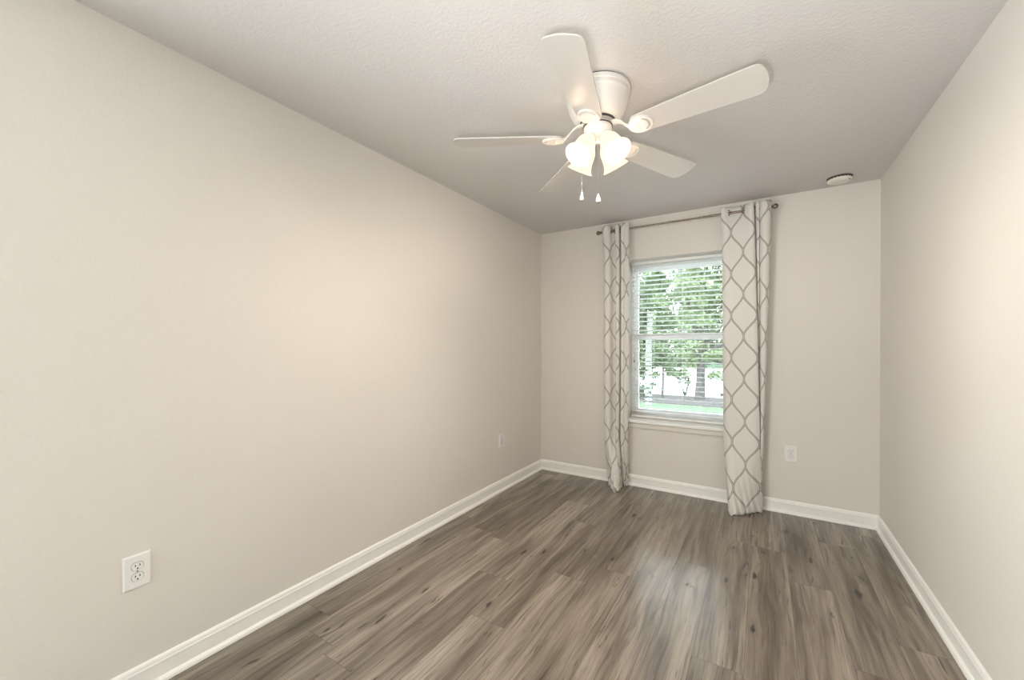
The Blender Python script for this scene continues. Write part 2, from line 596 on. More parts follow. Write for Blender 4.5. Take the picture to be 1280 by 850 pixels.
SILL = 0.603
win = bpy.data.objects.new('window_1', None)
COL.objects.link(win)
win['kind'] = 'structure'
FY0, FY1 = YB + 0.185, YB + 0.255
obj('window_frame', frame_bm(WX0, WX1, SILL, WZ1, FY0, FY1, 0.026, 0.026, 0.030, 0.040), 'vinyl', win, bevel=0.002)
IX0, IX1 = WX0 + 0.026, WX1 - 0.026
RAIL = 1.368
lo = obj('lower_sash', frame_bm(IX0, IX1, SILL + 0.030, RAIL + 0.028, FY0 + 0.008, FY0 + 0.036, 0.036, 0.036, 0.050, 0.056), 'vinyl', win, bevel=0.002)
up = obj('upper_sash', frame_bm(IX0, IX1, RAIL - 0.02, WZ1 - 0.040, FY0 + 0.038, FY0 + 0.064, 0.028, 0.028, 0.042, 0.034), 'vinyl', win, bevel=0.002)
bm = N(); add_box(bm, IX0 + 0.036, IX1 - 0.036, FY0 + 0.020, FY0 + 0.024, SILL + 0.080, RAIL - 0.028)
obj('pane', bm, 'glass', lo)
bm = N(); add_box(bm, IX0 + 0.028, IX1 - 0.028, FY0 + 0.050, FY0 + 0.054, RAIL + 0.022, WZ1 - 0.074)
obj('pane', bm, 'glass', up)
bm = N()
add_box(bm, -0.640, -0.590, FY0 - 0.006, FY0 + 0.030, RAIL + 0.028, RAIL + 0.036)
add_tube(bm, [(-0.615, FY0 + 0.012, RAIL + 0.036), (-0.615, FY0 + 0.012, RAIL + 0.048)], 0.012, 14)
add_box(bm, -0.620, -0.575, FY0 + 0.006, FY0 + 0.018, RAIL + 0.044, RAIL + 0.050)
obj('sash_lock', bm, 'vinyl', lo, bevel=0.001)

bm = N()
add_box(bm, WX0, WX1, YB, FY1, WZ0 + 0.0005, SILL)                       # inside the opening
add_box(bm, WX0 - 0.045, WX1 + 0.045, YB - 0.032, YB, WZ0 - 0.004, SILL)   # nose
obj('window_sill', bm, 'trim', win, bevel=0.003)
bm = N()
poly = [(0, 0), (-0.012, 0), (-0.016, 0.012), (-0.013, 0.04), (-0.016, 0.049), (0, 0.049)]
k = len(poly)
e0 = [bm.verts.new((WX0 - 0.03, YB + a, 0.532 + z)) for a, z in poly]
e1 = [bm.verts.new((WX1 + 0.03, YB + a, 0.532 + z)) for a, z in poly]
for i in range(k):
    bm.faces.new((e0[i], e0[(i + 1) % k], e1[(i + 1) % k], e1[i]))
bm.faces.new(e0); bm.faces.new(list(reversed(e1)))
obj('window_apron', bm, 'wall', win)

# ------------------------------------------------------------------ blind
bl = thing('window_blind', 'white horizontal slat blind, slats open, hung inside the window opening', 'blind', ((WX0 + WX1) / 2, YB + 0.157, SILL))
BX = (WX1 - WX0) / 2 - 0.006
HZ = WZ1 - SILL
bm = N(); add_box(bm, -BX, BX, -0.022, 0.026, HZ - 0.026, HZ - 0.001); obj('headrail', bm, 'blind', bl, bevel=0.002)
def slat_mesh(tilt):
    bm = N()
    half, tk = 0.0245, 0.0028
    nn = 6
    ring = []
    for i in range(nn + 1):
        t = -1 + 2 * i / nn
        ring.append((t * half, 0.0018 * (1 - t * t) + tk / 2))
    for i in range(nn, -1, -1):
        t = -1 + 2 * i / nn
        ring.append((t * half, 0.0018 * (1 - t * t) - tk / 2))
    ca, sa = cos(tilt), sin(tilt)
    a = [bm.verts.new((-BX + 0.004, y * ca - z * sa, y * sa + z * ca)) for y, z in ring]
    b = [bm.verts.new((BX - 0.004, y * ca - z * sa, y * sa + z * ca)) for y, z in ring]
    k = len(ring)
    for i in range(k):
        j = (i + 1) % k
        bm.faces.new((a[i], a[j], b[j], b[i]))
    bm.faces.new(a); bm.faces.new(list(reversed(b)))
    bmesh.ops.recalc_face_normals(bm, faces=bm.faces)
    me = bpy.data.meshes.new('slat')
    bm.to_mesh(me); bm.free()
    me.materials.append(M['blind'])
    return me
PIT = 0.0425
z0s = 0.058
NS = int((HZ - 0.040 - z0s) / PIT) + 1
sm = slat_mesh(R(-8))
first = bpy.data.objects.new('slat', sm)
COL.objects.link(first)
first.parent = bl
first.location = (0, 0, z0s)
for i in range(1, NS):
    s = first.copy()
    COL.objects.link(s)
    s.parent = bl
    s.location = (0, 0, z0s + i * PIT)
bm = N(); add_box(bm, -BX + 0.003, BX - 0.003, -0.026, 0.026, 0.004, 0.024); obj('bottom_rail', bm, 'blind', bl, bevel=0.003)
for x in (-0.36, 0.0, 0.36):
    bm = N()
    for y in (-0.027, 0.027):
        add_tube(bm, [(x, y, 0.024), (x, y, HZ - 0.026)], 0.0011, 6)
    obj('ladder_cord', bm, 'cord', bl)
for x, zt in ((-0.418, 0.545), (-0.411, 0.470)):
    bm = N(); add_tube(bm, [(x, -0.028, zt), (x, -0.020, HZ - 0.026)], 0.0010, 6)
    c = obj('tilt_cord', bm, 'cord', bl)
    bm = N(); add_lathe(bm, [(0.0, 0.0), (0.005, 0.001), (0.0062, 0.012), (0.0035, 0.026), (0.0, 0.028)], 14, Matrix.Translation((x, -0.028, zt - 0.026)))
    obj('tassel', bm, 'steel', c, smooth=40)

# ------------------------------------------------------------------ curtain rod
RY, RZ = YB - 0.090, 2.338
RX0, RX1 = -1.285, 0.055
rod = thing('curtain_rod', 'thin bronze curtain rod with ball ends mounted above the window', 'curtain rod', (0, RY, RZ))
bm = N(); add_tube(bm, [(RX0, 0, 0), (-0.40, 0, 0)], 0.0075, 16); add_tube(bm, [(-0.42, 0, 0), (RX1, 0, 0)], 0.0085, 16)
obj('rod', bm, 'bronze', rod, smooth=40)
for x, s in ((RX0, -1), (RX1, 1)):
    mt = Matrix.Translation((x - s * 0.004, 0, 0)) @ Vector((s, 0, 0)).to_track_quat('Z', 'Y').to_matrix().to_4x4()
    bm = N()
    prof = [(0.0, 0.0), (0.013, 0.0), (0.013, 0.008), (0.009, 0.011), (0.009, 0.014)]
    c0, rr = 0.030, 0.0195
    for i in range(3, 17):
        a = pi * i / 16
        prof.append((rr * sin(a), c0 - rr * cos(a)))
    prof[-1] = (0.0, c0 + rr)
    add_lathe(bm, prof, 28, mt)
    obj('finial', bm, 'bronze', rod, smooth=40)
for x in (-1.255, 0.030):
    bm = N()
    add_box(bm, x - 0.012, x + 0.012, 0.084, 0.0895, -0.045, 0.022)
    add_tube(bm, [(x, 0.085, -0.022), (x, 0.03, -0.020), (x, 0.008, -0.015)], 0.005, 10)
    add_torus(bm, (x, 0, 0), (1, 0, 0), 0.0115, 0.003)
    obj('bracket', bm, 'bronze', rod, smooth=40)

# ------------------------------------------------------------------ curtains
def catmull(pts, per):
    out = []
    n = len(pts)
    for i in range(n - 1):
        p0 = pts[max(i - 1, 0)]; p1 = pts[i]; p2 = pts[i + 1]; p3 = pts[min(i + 2, n - 1)]
        for k in range(per):
            t = k / per
            out.append(tuple(0.5 * (2 * b + (c - a) * t + (2 * a - 5 * b + 4 * c - d) * t * t + (3 * b - a - 3 * c + d) * t ** 3)
                             for a, b, c, d in zip(p0, p1, p2, p3)))
    out.append(tuple(pts[-1]))
    return out

def curtain(name, label, keys, grommets, u0, vshift, ruffle):
    """keys: [(z, [(x, y) control points])] from the top down; every row has as many control points"""
    per = 9
    root = thing(name, label, 'curtain', (0, 0, 0), 'curtain panels on the rod')
    keys = [(z, catmull(p, per)) for z, p in keys]
    ncol = len(keys[0][1])
    nrow = 110
    ztop, zbot = keys[0][0], keys[-1][0]
    # cloth width: arc length of the widest key
    ref = keys[1][1]
    us = [0.0]
    for a, b in zip(ref, ref[1:]):
        us.append(us[-1] + math.hypot(a[0] - b[0], a[1] - b[1]))
    bm = N()
    uvl = bm.loops.layers.uv.new('cloth')
    grid = []
    rnd = random.Random(5)
    for r in range(nrow + 1):
        f = r / nrow
        z = ztop + (zbot - ztop) * f
        for i in range(len(keys) - 1):
            if keys[i][0] >= z >= keys[i + 1][0] - 1e-9:
                t = (keys[i][0] - z) / (keys[i][0] - keys[i + 1][0])
                break
        # smooth interpolation between the keyed rows
        ks = [keys[max(i - 1, 0)][1], keys[i][1], keys[i + 1][1], keys[min(i + 2, len(keys) - 1)][1]]
        row = []
        for c in range(ncol):
            a, b, cc, d_ = (k_[c] for k_ in ks)
            tt = t * t * (3 - 2 * t) * 0.4 + t * 0.6
            x = b[0] + (cc[0] - b[0]) * tt
            y = b[1] + (cc[1] - b[1]) * tt
            low = max(0.0, (0.35 - z) / 0.35)
            y += ruffle * low * (0.012 * sin(c * 0.55 + z * 28) + 0.007 * sin(c * 0.23 - z * 47))
            x += ruffle * low * 0.006 * sin(z * 40 + c * 0.2)
            y = min(y, YB - 0.030)
            zz = z
            if r == 0:
                zz += 0.003 * sin(c * 0.35)
            if r == nrow:
                zz = max(0.002, z + 0.004 + 0.004 * sin(c * 0.3))
            row.append(bm.verts.new((x, y, zz)))
        grid.append(row)
    for r in range(nrow):
        for c in range(ncol - 1):
            fc = bm.faces.new((grid[r][c], grid[r][c + 1], grid[r + 1][c + 1], grid[r + 1][c]))
            for lp, (rr, cc) in zip(fc.loops, ((r, c), (r, c + 1), (r + 1, c + 1), (r + 1, c))):
                lp[uvl].uv = (us[cc] + u0, (ztop + (zbot - ztop) * rr / nrow) + vshift)
    me = bpy.data.meshes.new('cloth_panel')
    bm.to_mesh(me); bm.free()
    me.shade_smooth()
    me.materials.append(M['curtain'])
    o = bpy.data.objects.new('cloth_panel', me)
    COL.objects.link(o)
    o.parent = root
    sol = o.modifiers.new('thickness', 'SOLIDIFY')
    sol.thickness = 0.0016
    sol.offset = 0
    # grommets sit where the cloth crosses the rod
    for gx, tx in grommets:
        bm = N()
        ax = Vector((1, tx, 0)).normalized()
        add_torus(bm, (gx, RY, RZ), ax, 0.0215, 0.0042)
        obj('grommet', bm, 'bronze', root, smooth=40)
    return root

Y0 = RY
# right panel, from its inner edge: over the rod, behind it at the open stretch, then two tight folds
top_r = [(-0.284, Y0 - 0.012), (-0.262, Y0 - 0.022), (-0.236, Y0 - 0.003), (-0.210, Y0 + 0.016), (-0.175, Y0 + 0.022), (-0.145, Y0 + 0.016), (-0.118, Y0 - 0.004), (-0.092, Y0 - 0.030), (-0.070, Y0 - 0.036), (-0.060, Y0 - 0.018),
         (-0.066, Y0 + 0.028), (-0.060, Y0 + 0.032), (-0.046, Y0 - 0.012), (-0.030, Y0 - 0.020), (-0.022, Y0 - 0.006), (-0.0205, Y0 + 0.012), (-0.017, Y0 - 0.010), (0.004, Y0 - 0.036), (0.030, Y0 - 0.036), (0.050, Y0 - 0.022), (0.061, Y0 + 0.010)]
up_r = [(-0.278, Y0 + 0.004), (-0.258, Y0 - 0.014), (-0.232, Y0 - 0.016), (-0.205, Y0 - 0.014), (-0.172, Y0 - 0.018), (-0.140, Y0 - 0.024), (-0.112, Y0 - 0.032), (-0.086, Y0 - 0.040), (-0.062, Y0 - 0.040), (-0.050, Y0 - 0.020),
        (-0.057, Y0 + 0.028), (-0.052, Y0 + 0.032), (-0.040, Y0 - 0.012), (-0.028, Y0 - 0.020), (-0.022, Y0 - 0.006), (-0.0205, Y0 + 0.010), (-0.017, Y0 - 0.010), (0.004, Y0 - 0.034), (0.028, Y0 - 0.034), (0.044, Y0 - 0.020), (0.052, Y0 + 0.010)]
mid_r = [(-0.272, Y0 + 0.008), (-0.254, Y0 - 0.012), (-0.228, Y0 - 0.020), (-0.200, Y0 - 0.022), (-0.166, Y0 - 0.026), (-0.134, Y0 - 0.030), (-0.104, Y0 - 0.036), (-0.074, Y0 - 0.042), (-0.046, Y0 - 0.044), (-0.028, Y0 - 0.030),
         (-0.040, Y0 + 0.010), (-0.034, Y0 + 0.020), (-0.026, Y0 + 0.004), (-0.020, Y0 - 0.002), (-0.018, Y0 + 0.010), (-0.016, Y0 + 0.010), (-0.014, Y0 - 0.012), (-0.004, Y0 - 0.024), (0.012, Y0 - 0.024), (0.024, Y0 - 0.012), (0.029, Y0 + 0.010)]
low_r = [(-0.264, Y0 + 0.000), (-0.246, Y0 - 0.022), (-0.222, Y0 - 0.034), (-0.192, Y0 - 0.040), (-0.156, Y0 - 0.044), (-0.122, Y0 - 0.046), (-0.092, Y0 - 0.048), (-0.062, Y0 - 0.048), (-0.034, Y0 - 0.042), (-0.014, Y0 - 0.026),
         (-0.030, Y0 + 0.004), (-0.030, Y0 + 0.012), (-0.026, Y0 + 0.004), (-0.020, Y0 - 0.004), (-0.020, Y0 + 0.006), (-0.018, Y0 + 0.006), (-0.012, Y0 - 0.008), (-0.008, Y0 - 0.014), (0.000, Y0 - 0.012), (0.008, Y0 - 0.004), (0.010, Y0 + 0.014)]
bot_r = [(-0.222, Y0 - 0.120), (-0.212, Y0 - 0.185), (-0.196, Y0 - 0.205), (-0.172, Y0 - 0.195), (-0.142, Y0 - 0.165), (-0.112, Y0 - 0.135), (-0.084, Y0 - 0.110), (-0.056, Y0 - 0.075), (-0.026, Y0 - 0.035), (0.006, Y0 - 0.002),
         (-0.014, Y0 + 0.014), (-0.024, Y0 + 0.016), (-0.028, Y0 + 0.004), (-0.030, Y0 - 0.006), (-0.032, Y0 + 0.004), (-0.030, Y0 + 0.008), (-0.024, Y0 - 0.002), (-0.018, Y0 - 0.006), (-0.012, Y0 + 0.000), (-0.008, Y0 + 0.012), (-0.010, Y0 + 0.026)]
curtain('window_curtain', 'wider white trellis-pattern curtain panel right of the window with an open rod stretch',
        [(2.386, top_r), (2.12, up_r), (1.2, mid_r), (0.55, low_r), (0.004, bot_r)],
        [(-0.236, 0.75), (-0.120, -0.9), (-0.064, 3.5), (-0.021, 4.0)], -0.030, 0.132, 0.5)

top_l = [(-1.270, Y0 - 0.004), (-1.258, Y0 - 0.026), (-1.238, Y0 - 0.036), (-1.214, Y0 - 0.034), (-1.198, Y0 - 0.012), (-1.190, Y0 + 0.020), (-1.172, Y0 + 0.036), (-1.156, Y0 + 0.028), (-1.146, Y0 + 0.000), (-1.142, Y0 - 0.028), (-1.126, Y0 - 0.036), (-1.111, Y0 - 0.018), (-1.112, Y0 + 0.024), (-1.100, Y0 + 0.034), (-1.094, Y0 + 0.004), (-1.092, Y0 - 0.024),
         (-1.072, Y0 - 0.034), (-1.060, Y0 - 0.016), (-1.052, Y0 - 0.026), (-1.036, Y0 - 0.028), (-1.022, Y0 - 0.004)]
def shift(pts, x0, x1, dy, sq):
    a, b = pts[0][0], pts[-1][0]
    return [(x0 + (x - a) / (b - a) * (x1 - x0), Y0 + (y - Y0) * sq + dy) for x, y in pts]
mid_l = shift(top_l, -1.252, -1.022, -0.002, 0.85)
low_l = shift(top_l, -1.246, -1.028, -0.010, 0.8)
bot_l = [(-1.225, Y0 + 0.030), (-1.212, Y0 + 0.010), (-1.190, Y0 - 0.040), (-1.160, Y0 - 0.100), (-1.132, Y0 - 0.150), (-1.110, Y0 - 0.178), (-1.090, Y0 - 0.192), (-1.072, Y0 - 0.188), (-1.060, Y0 - 0.160), (-1.062, Y0 - 0.120), (-1.070, Y0 - 0.080), (-1.072, Y0 - 0.040), (-1.082, Y0 - 0.020), (-1.088, Y0 + 0.000), (-1.080, Y0 + 0.020), (-1.066, Y0 + 0.010),
         (-1.056, Y0 - 0.010), (-1.052, Y0 + 0.010), (-1.048, Y0 + 0.020), (-1.042, Y0 + 0.015), (-1.036, Y0 + 0.030)]
curtain('window_curtain', 'narrow bunched white trellis-pattern curtain panel left of the window',
        [(2.386, top_l), (2.05, mid_l), (1.1, mid_l), (0.45, low_l), (0.004, bot_l)],
        [(-1.199, -2.0), (-1.145, 3.0), (-1.111, -4.0), (-1.094, 4.0)], 0.05, 0.02, 0.8)

# ------------------------------------------------------------------ wall outlets
def outlet(label, loc, rz):
    """duplex receptacle; local y is out of the wall (towards -y before rotation)"""
    root = thing('wall_outlet', label, 'outlet', loc, 'white duplex wall outlets')
    root.rotation_euler = (0, 0, rz)
    w, h, t = 0.040, 0.0615, 0.0085
    bm = N()
    lo_ = [bm.verts.new(p) for p in ((-w, 0, -h), (w, 0, -h), (w, 0, h), (-w, 0, h))]
    mi = [bm.verts.new(p) for p in ((-w, -0.0045, -h), (w, -0.0045, -h), (w, -0.0045, h), (-w, -0.0045, h))]
    q = 0.004
    hi = [bm.verts.new(p) for p in ((-w + q, -t, -h + q), (w - q, -t, -h + q), (w - q, -t, h - q), (-w + q, -t, h - q))]
    bm.faces.new(lo_); bm.faces.new(hi)
    for a, b in ((lo_, mi), (mi, hi)):
        for i in range(4):
            j = (i + 1) % 4
            bm.faces.new((a[i], a[j], b[j], b[i]))
    obj('cover_plate', bm, 'plastic', root, bevel=0.0008)
    for s in (1, -1):
        zc = s * 0.0195
        poly = []
        for i in range(40):
            a = 2 * pi * i / 40
            poly.append((0.0172 * cos(a), max(-0.0142, min(0.0142, 0.0172 * sin(a)))))
        mt = Matrix.Translation((0, -t + 0.001, zc)) @ Matrix.Rotation(pi / 2, 4, 'X')
        bm = N(); add_prism(bm, poly, mt, 0.0028)
        rc = obj('receptacle', bm, 'plastic', root, bevel=0.0005)
        # a thin dark sheet painted as the shadow gap around the receptacle
        bm = N()
        mt2 = Matrix.Translation((0, -t + 0.0006, zc)) @ Matrix.Rotation(pi / 2, 4, 'X')
        add_prism(bm, [(x * 1.06, y * 1.06) for x, y in poly], mt2, 0.0008)
        obj('socket_shadow_gap', bm, 'slot', rc)
        for x, hh in ((-0.0063, 0.0036), (0.0063, 0.0044)):
            bm = N(); add_box(bm, x - 0.0013, x + 0.0013, -t - 0.0022, -t - 0.0012, zc + 0.0035 - hh, zc + 0.0035 + hh)
            obj('slot', bm, 'slot', rc)
        bm = N(); add_prism(bm, [(0.0027 * cos(a * pi / 8), 0.0027 * sin(a * pi / 8)) for a in range(16)], Matrix.Translation((0, -t - 0.0012, zc - 0.0078)) @ Matrix.Rotation(pi / 2, 4, 'X'), 0.001)
        obj('ground_hole', bm, 'slot', rc)
    bm = N(); add_lathe(bm, [(0.0, 0.0), (0.0032, 0.0), (0.0028, 0.0012), (0.0, 0.0016)], 16, Matrix.Translation((0, -t, 0)) @ Matrix.Rotation(pi / 2, 4, 'X'))
    obj('screw', bm, 'steel', root)
    return root
outlet('large white outlet on the left wall nearest the front, low beside the baseboard', (XL, 0.529, 0.453), R(90))
outlet('small white outlet on the left wall close to the far corner', (XL, 2.977, 0.445), R(90))
outlet('white outlet on the far wall right of the patterned curtain', (0.186, YB, 0.457), 0)

# ------------------------------------------------------------------ smoke detector
sd = thing('smoke_detector', 'round white smoke detector on the ceiling near the right corner', 'smoke detector', (0.448, 3.555, H))
bm = N(); add_lathe(bm, [(0.0, 0.0), (0.0712, 0.0), (0.0712, -0.003), (0.066, -0.0045), (0.066, -0.0095), (0.0, -0.0095)], 48); obj('mounting_base', bm, 'gap', sd, smooth=30)
bm = N(); add_lathe(bm, [(0.064, -0.0085), (0.0700, -0.010), (0.0700, -0.018), (0.063, -0.025), (0.050, -0.031), (0.025, -0.034), (0.0, -0.035)], 48); obj('cover', bm, 'detector', sd, smooth=40)
bm = N()
for i in range(22):
    a = 2 * pi * i / 22
    mt = Matrix.Rotation(a, 4, 'Z')
    vs = add_box(bm, 0.0685, 0.0705, -0.007, 0.007, -0.0135, -0.0105)
    for v in vs:
        v.co = mt @ v.co
obj('vent', bm, 'gap', sd)
bm = N(); add_lathe(bm, [(0.0, 0.0), (0.011, 0.0), (0.011, -0.003), (0.009, -0.004), (0.0, -0.004)], 20, Matrix.Translation((0.012, -0.026, -0.0325))); obj('test_button', bm, 'detector', sd, smooth=40)
bm = N(); add_lathe(bm, [(0.0, 0.0), (0.006, 0.0), (0.006, -0.003), (0.0, -0.004)], 14, Matrix.Translation((0.048, -0.030, -0.026))); obj('indicator_light', bm, 'gap', sd, smooth=40)

# ------------------------------------------------------------------ ceiling fan
FX, FY = -0.638, 1.763
fan = thing('ceiling_fan', 'white five-blade flush ceiling fan with four lit bell glass shades', 'ceiling fan', (FX, FY, 0))
ZB = 2.225
bm = N(); add_lathe(bm, [(0.0, 2.44), (0.134, 2.44), (0.134, 2.434), (0.0, 2.434)], 64); obj('mounting_seam', bm, 'gap', fan)
bm = N()
add_lathe(bm, [(0.0, 2.4342), (0.139, 2.4342), (0.1435, 2.430), (0.1435, 2.416), (0.140, 2.412), (0.141, 2.408), (0.141, 2.394), (0.137, 2.388), (0.134, 2.372), (0.128, 2.350), (0.118, 2.328), (0.106, 2.310), (0.094, 2.299), (0.086, 2.296), (0.0, 2.296)], 64)
obj('motor_housing', bm, 'fan_white', fan, smooth=28)
bm = N(); add_lathe(bm, [(0.0, 2.2962), (0.078, 2.2962), (0.078, 2.288), (0.0, 2.288)], 48); obj('motor_gap', bm, 'gap', fan)
bm = N(); add_lathe(bm, [(0.0, 2.2882), (0.074, 2.2882), (0.076, 2.286), (0.076, 2.280), (0.0, 2.280)], 48); obj('flywheel', bm, 'nickel', fan, smooth=30)
bm = N(); add_lathe(bm, [(0.0, 2.2802), (0.064, 2.2802), (0.064, 2.2745), (0.0, 2.2745)], 48); obj('switch_band', bm, 'nickel', fan, smooth=30)
bm = N(); add_lathe(bm, [(0.0, 2.2747), (0.0655, 2.2747), (0.0655, 2.2705), (0.0, 2.2705)], 48); obj('seam_ring', bm, 'gap', fan, smooth=30)
bm = N(); add_lathe(bm, [(0.0, 2.2707), (0.063, 2.2707), (0.0635, 2.268), (0.061, 2.250), (0.055, 2.236), (0.044, 2.226), (0.030, 2.219), (0.014, 2.216), (0.012, 2.212), (0.014, 2.207), (0.010, 2.200), (0.0, 2.198)], 48)
obj('light_kit', bm, 'fan_white', fan, smooth=35)

# blades and blade irons
def blade_bm():
    """blade along local +x, flat at z=0; rounded ends, wider towards the tip"""
    r0, r1 = 0.165, 0.655
    out = []
    def halfw(x):
        t = (x - r0) / (r1 - r0)
        return 0.053 + 0.019 * min(1, t * 1.15)
    cr0, cr1 = 0.030, 0.034
    pts = []
    # upper side from root to tip, then back
    for i in range(9):
        a = pi / 2 * i / 8
        pts.append((r0 + cr0 - cr0 * cos(a), halfw(r0) - cr0 + cr0 * sin(a)))
    for i in range(1, 8):
        x = r0 + cr0 + (r1 - cr1 - r0 - cr0) * i / 8
        pts.append((x, halfw(x)))
    hw = halfw(r1)
    for i in range(9):
        a = pi / 2 * i / 8
        pts.append((r1 - cr1 + cr1 * sin(a), hw - cr1 + cr1 * cos(a)))
    for i in range(1, 6):
        t = 1 - 2 * i / 6
        pts.append((r1 + 0.006 * (1 - t * t), (hw - cr1) * t))
    low = [(x, -y) for x, y in reversed(pts[:25])]
    full = pts + low
    bm = N()
    add_prism(bm, full, Matrix.Translation((0, 0, -0.003)), 0.006)
    return bm

def iron_bm():
    """plate under the blade root with a crescent slot, and a curved arm to the flywheel"""
    bm = N()
    # plate: outline strip around a crescent opening
    def outer(a):   # rounded paddle outline about (0.205, 0)
        return (0.201 + 0.050 * cos(a), 0.0465 * sin(a))
    cx, n = 0.218, 40
    # crescent opening between two arcs
    top = [(0.200 + 0.042 * cos(a), 0.040 * sin(a)) for a in [R(-64 + 128 * i / 12) for i in range(13)]]
    bot = [(0.1975 + 0.0345 * cos(a), 0.0345 * sin(a)) for a in [R(62 - 124 * i / 12) for i in range(13)]]
    hole = top + bot
    pl = [outer(2 * pi * i / n) for i in range(n)]
    z0, z1 = -0.0115, -0.0032
    layers = []
    for z in (z0, z1):
        vo = [bm.verts.new((x, y, z)) for x, y in pl]
        vh = [bm.verts.new((x, y, z)) for x, y in hole]
        eds = [bm.edges.new((vo[i], vo[(i + 1) % len(vo)])) for i in range(len(vo))]
        eds += [bm.edges.new((vh[i], vh[(i + 1) % len(vh)])) for i in range(len(vh))]
        bmesh.ops.triangle_fill(bm, use_beauty=True, use_dissolve=False, edges=eds)
        layers.append((vo, vh))
    for k in (0, 1):
        a, b = layers[0][k], layers[1][k]
        for i in range(len(a)):
            j = (i + 1) % len(a)
            bm.faces.new((a[i], a[j], b[j], b[i]))
    # arm: flat curved bar from the plate up to the flywheel
    path = [(0.066, 0.0, 0.056), (0.090, 0.0, 0.052), (0.112, 0.0, 0.038), (0.130, 0.0, 0.018), (0.146, 0.0, 0.002), (0.172, 0.0, -0.0062), (0.195, 0.0, -0.0072)]
    hw = [0.017, 0.014, 0.0115, 0.0115, 0.014, 0.018, 0.020]
    rows = []
    for (x, y, z), w in zip(path, hw):
        rows.append([bm.verts.new((x, -w, z - 0.003)), bm.verts.new((x, -w * 0.5, z - 0.0055)), bm.verts.new((x, w * 0.5, z - 0.0055)), bm.verts.new((x, w, z - 0.003)), bm.verts.new((x, w, z + 0.002)), bm.verts.new((x, -w, z + 0.002))])
    for a, b in zip(rows, rows[1:]):
        for i in range(6):
            j = (i + 1) % 6
            bm.faces.new((a[i], a[j], b[j], b[i]))
    bm.faces.new(rows[0]); bm.faces.new(list(reversed(rows[-1])))
    return bm

bld0 = None
for k in range(5):
    az = R(279.94 + 72 * k)
    mt = Matrix.Translation((0, 0, ZB)) @ Matrix.Rotation(az, 4, 'Z') @ Matrix.Rotation(R(-12), 4, 'X')
    if bld0 is None:
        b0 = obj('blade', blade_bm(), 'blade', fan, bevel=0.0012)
        i0 = obj('blade_iron', iron_bm(), 'fan_white', b0, smooth=35)
        bm = N()
        for x, y in ((0.192, 0.018), (0.192, -0.018), (0.182, 0.0)):
            add_lathe(bm, [(0.0, 0.0), (0.0045, 0.0), (0.0035, -0.002), (0.0, -0.0028)], 12, Matrix.Translation((x, y, -0.0115)))
        s0 = obj('screw', bm, 'fan_white', b0, smooth=40)
        b0.matrix_local = mt
        bld0 = (b0, i0, s0)
    else:
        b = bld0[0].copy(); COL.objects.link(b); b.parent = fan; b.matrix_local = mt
        for src in bld0[1:]:
            c = src.copy(); COL.objects.link(c); c.parent = b

# lamp arms, shades and bulbs
TILT = R(36)
for q in range(4):
    az = R(289.9 + 45 + 90 * q)
    axis = Vector((sin(TILT) * cos(az), sin(TILT) * sin(az), -cos(TILT)))
    st = Vector((0.040 * cos(az), 0.040 * sin(az), 2.226))
    mt = frame_to(st, st + axis)
    bm = N(); add_lathe(bm, [(0.0, -0.004), (0.017, -0.004), (0.019, 0.006), (0.023, 0.010), (0.025, 0.024), (0.0, 0.024)], 28, mt)
    ho = obj('lamp_holder', bm, 'fan_white', fan, smooth=35)
    ou = [(0.0235, 0.012), (0.027, 0.022), (0.033, 0.032), (0.039, 0.045), (0.042, 0.060), (0.0432, 0.078), (0.0445, 0.095), (0.0475, 0.109), (0.0525, 0.121), (0.059, 0.130), (0.062, 0.133)]
    inn = [(r - 0.003, z) for r, z in reversed(ou)]
    inn[0] = (0.0600, 0.1336)
    bm = N(); add_lathe(bm, ou + inn, 44, mt, cap0=False, cap1=False)
    # close the neck ring
    sh = obj('lamp_shade', bm, 'shade', ho, smooth=50)
    bm = N(); add_lathe(bm, [(0.0, 0.024), (0.012, 0.024), (0.013, 0.034), (0.020, 0.046), (0.0235, 0.056), (0.020, 0.064), (0.012, 0.070), (0.0, 0.072)], 24, mt)
    obj('bulb', bm, 'bulb', ho, smooth=50)
    lp = mt @ Vector((0, 0, 0.094))
    light('bulb_light', 'POINT', (FX + lp.x, FY + lp.y, lp.z), FAN_WATTS, (1.0, 0.84, 0.67), shadow_soft_size=0.022)

    # added point lamps in free air between the shades, warming the blades
    ga = az + pi / 4
    light('blade_fill', 'POINT', (FX + 0.15 * cos(ga), FY + 0.15 * sin(ga), 2.095), BLADE_FILL_WATTS, (1.0, 0.70, 0.46), shadow_soft_size=0.0)

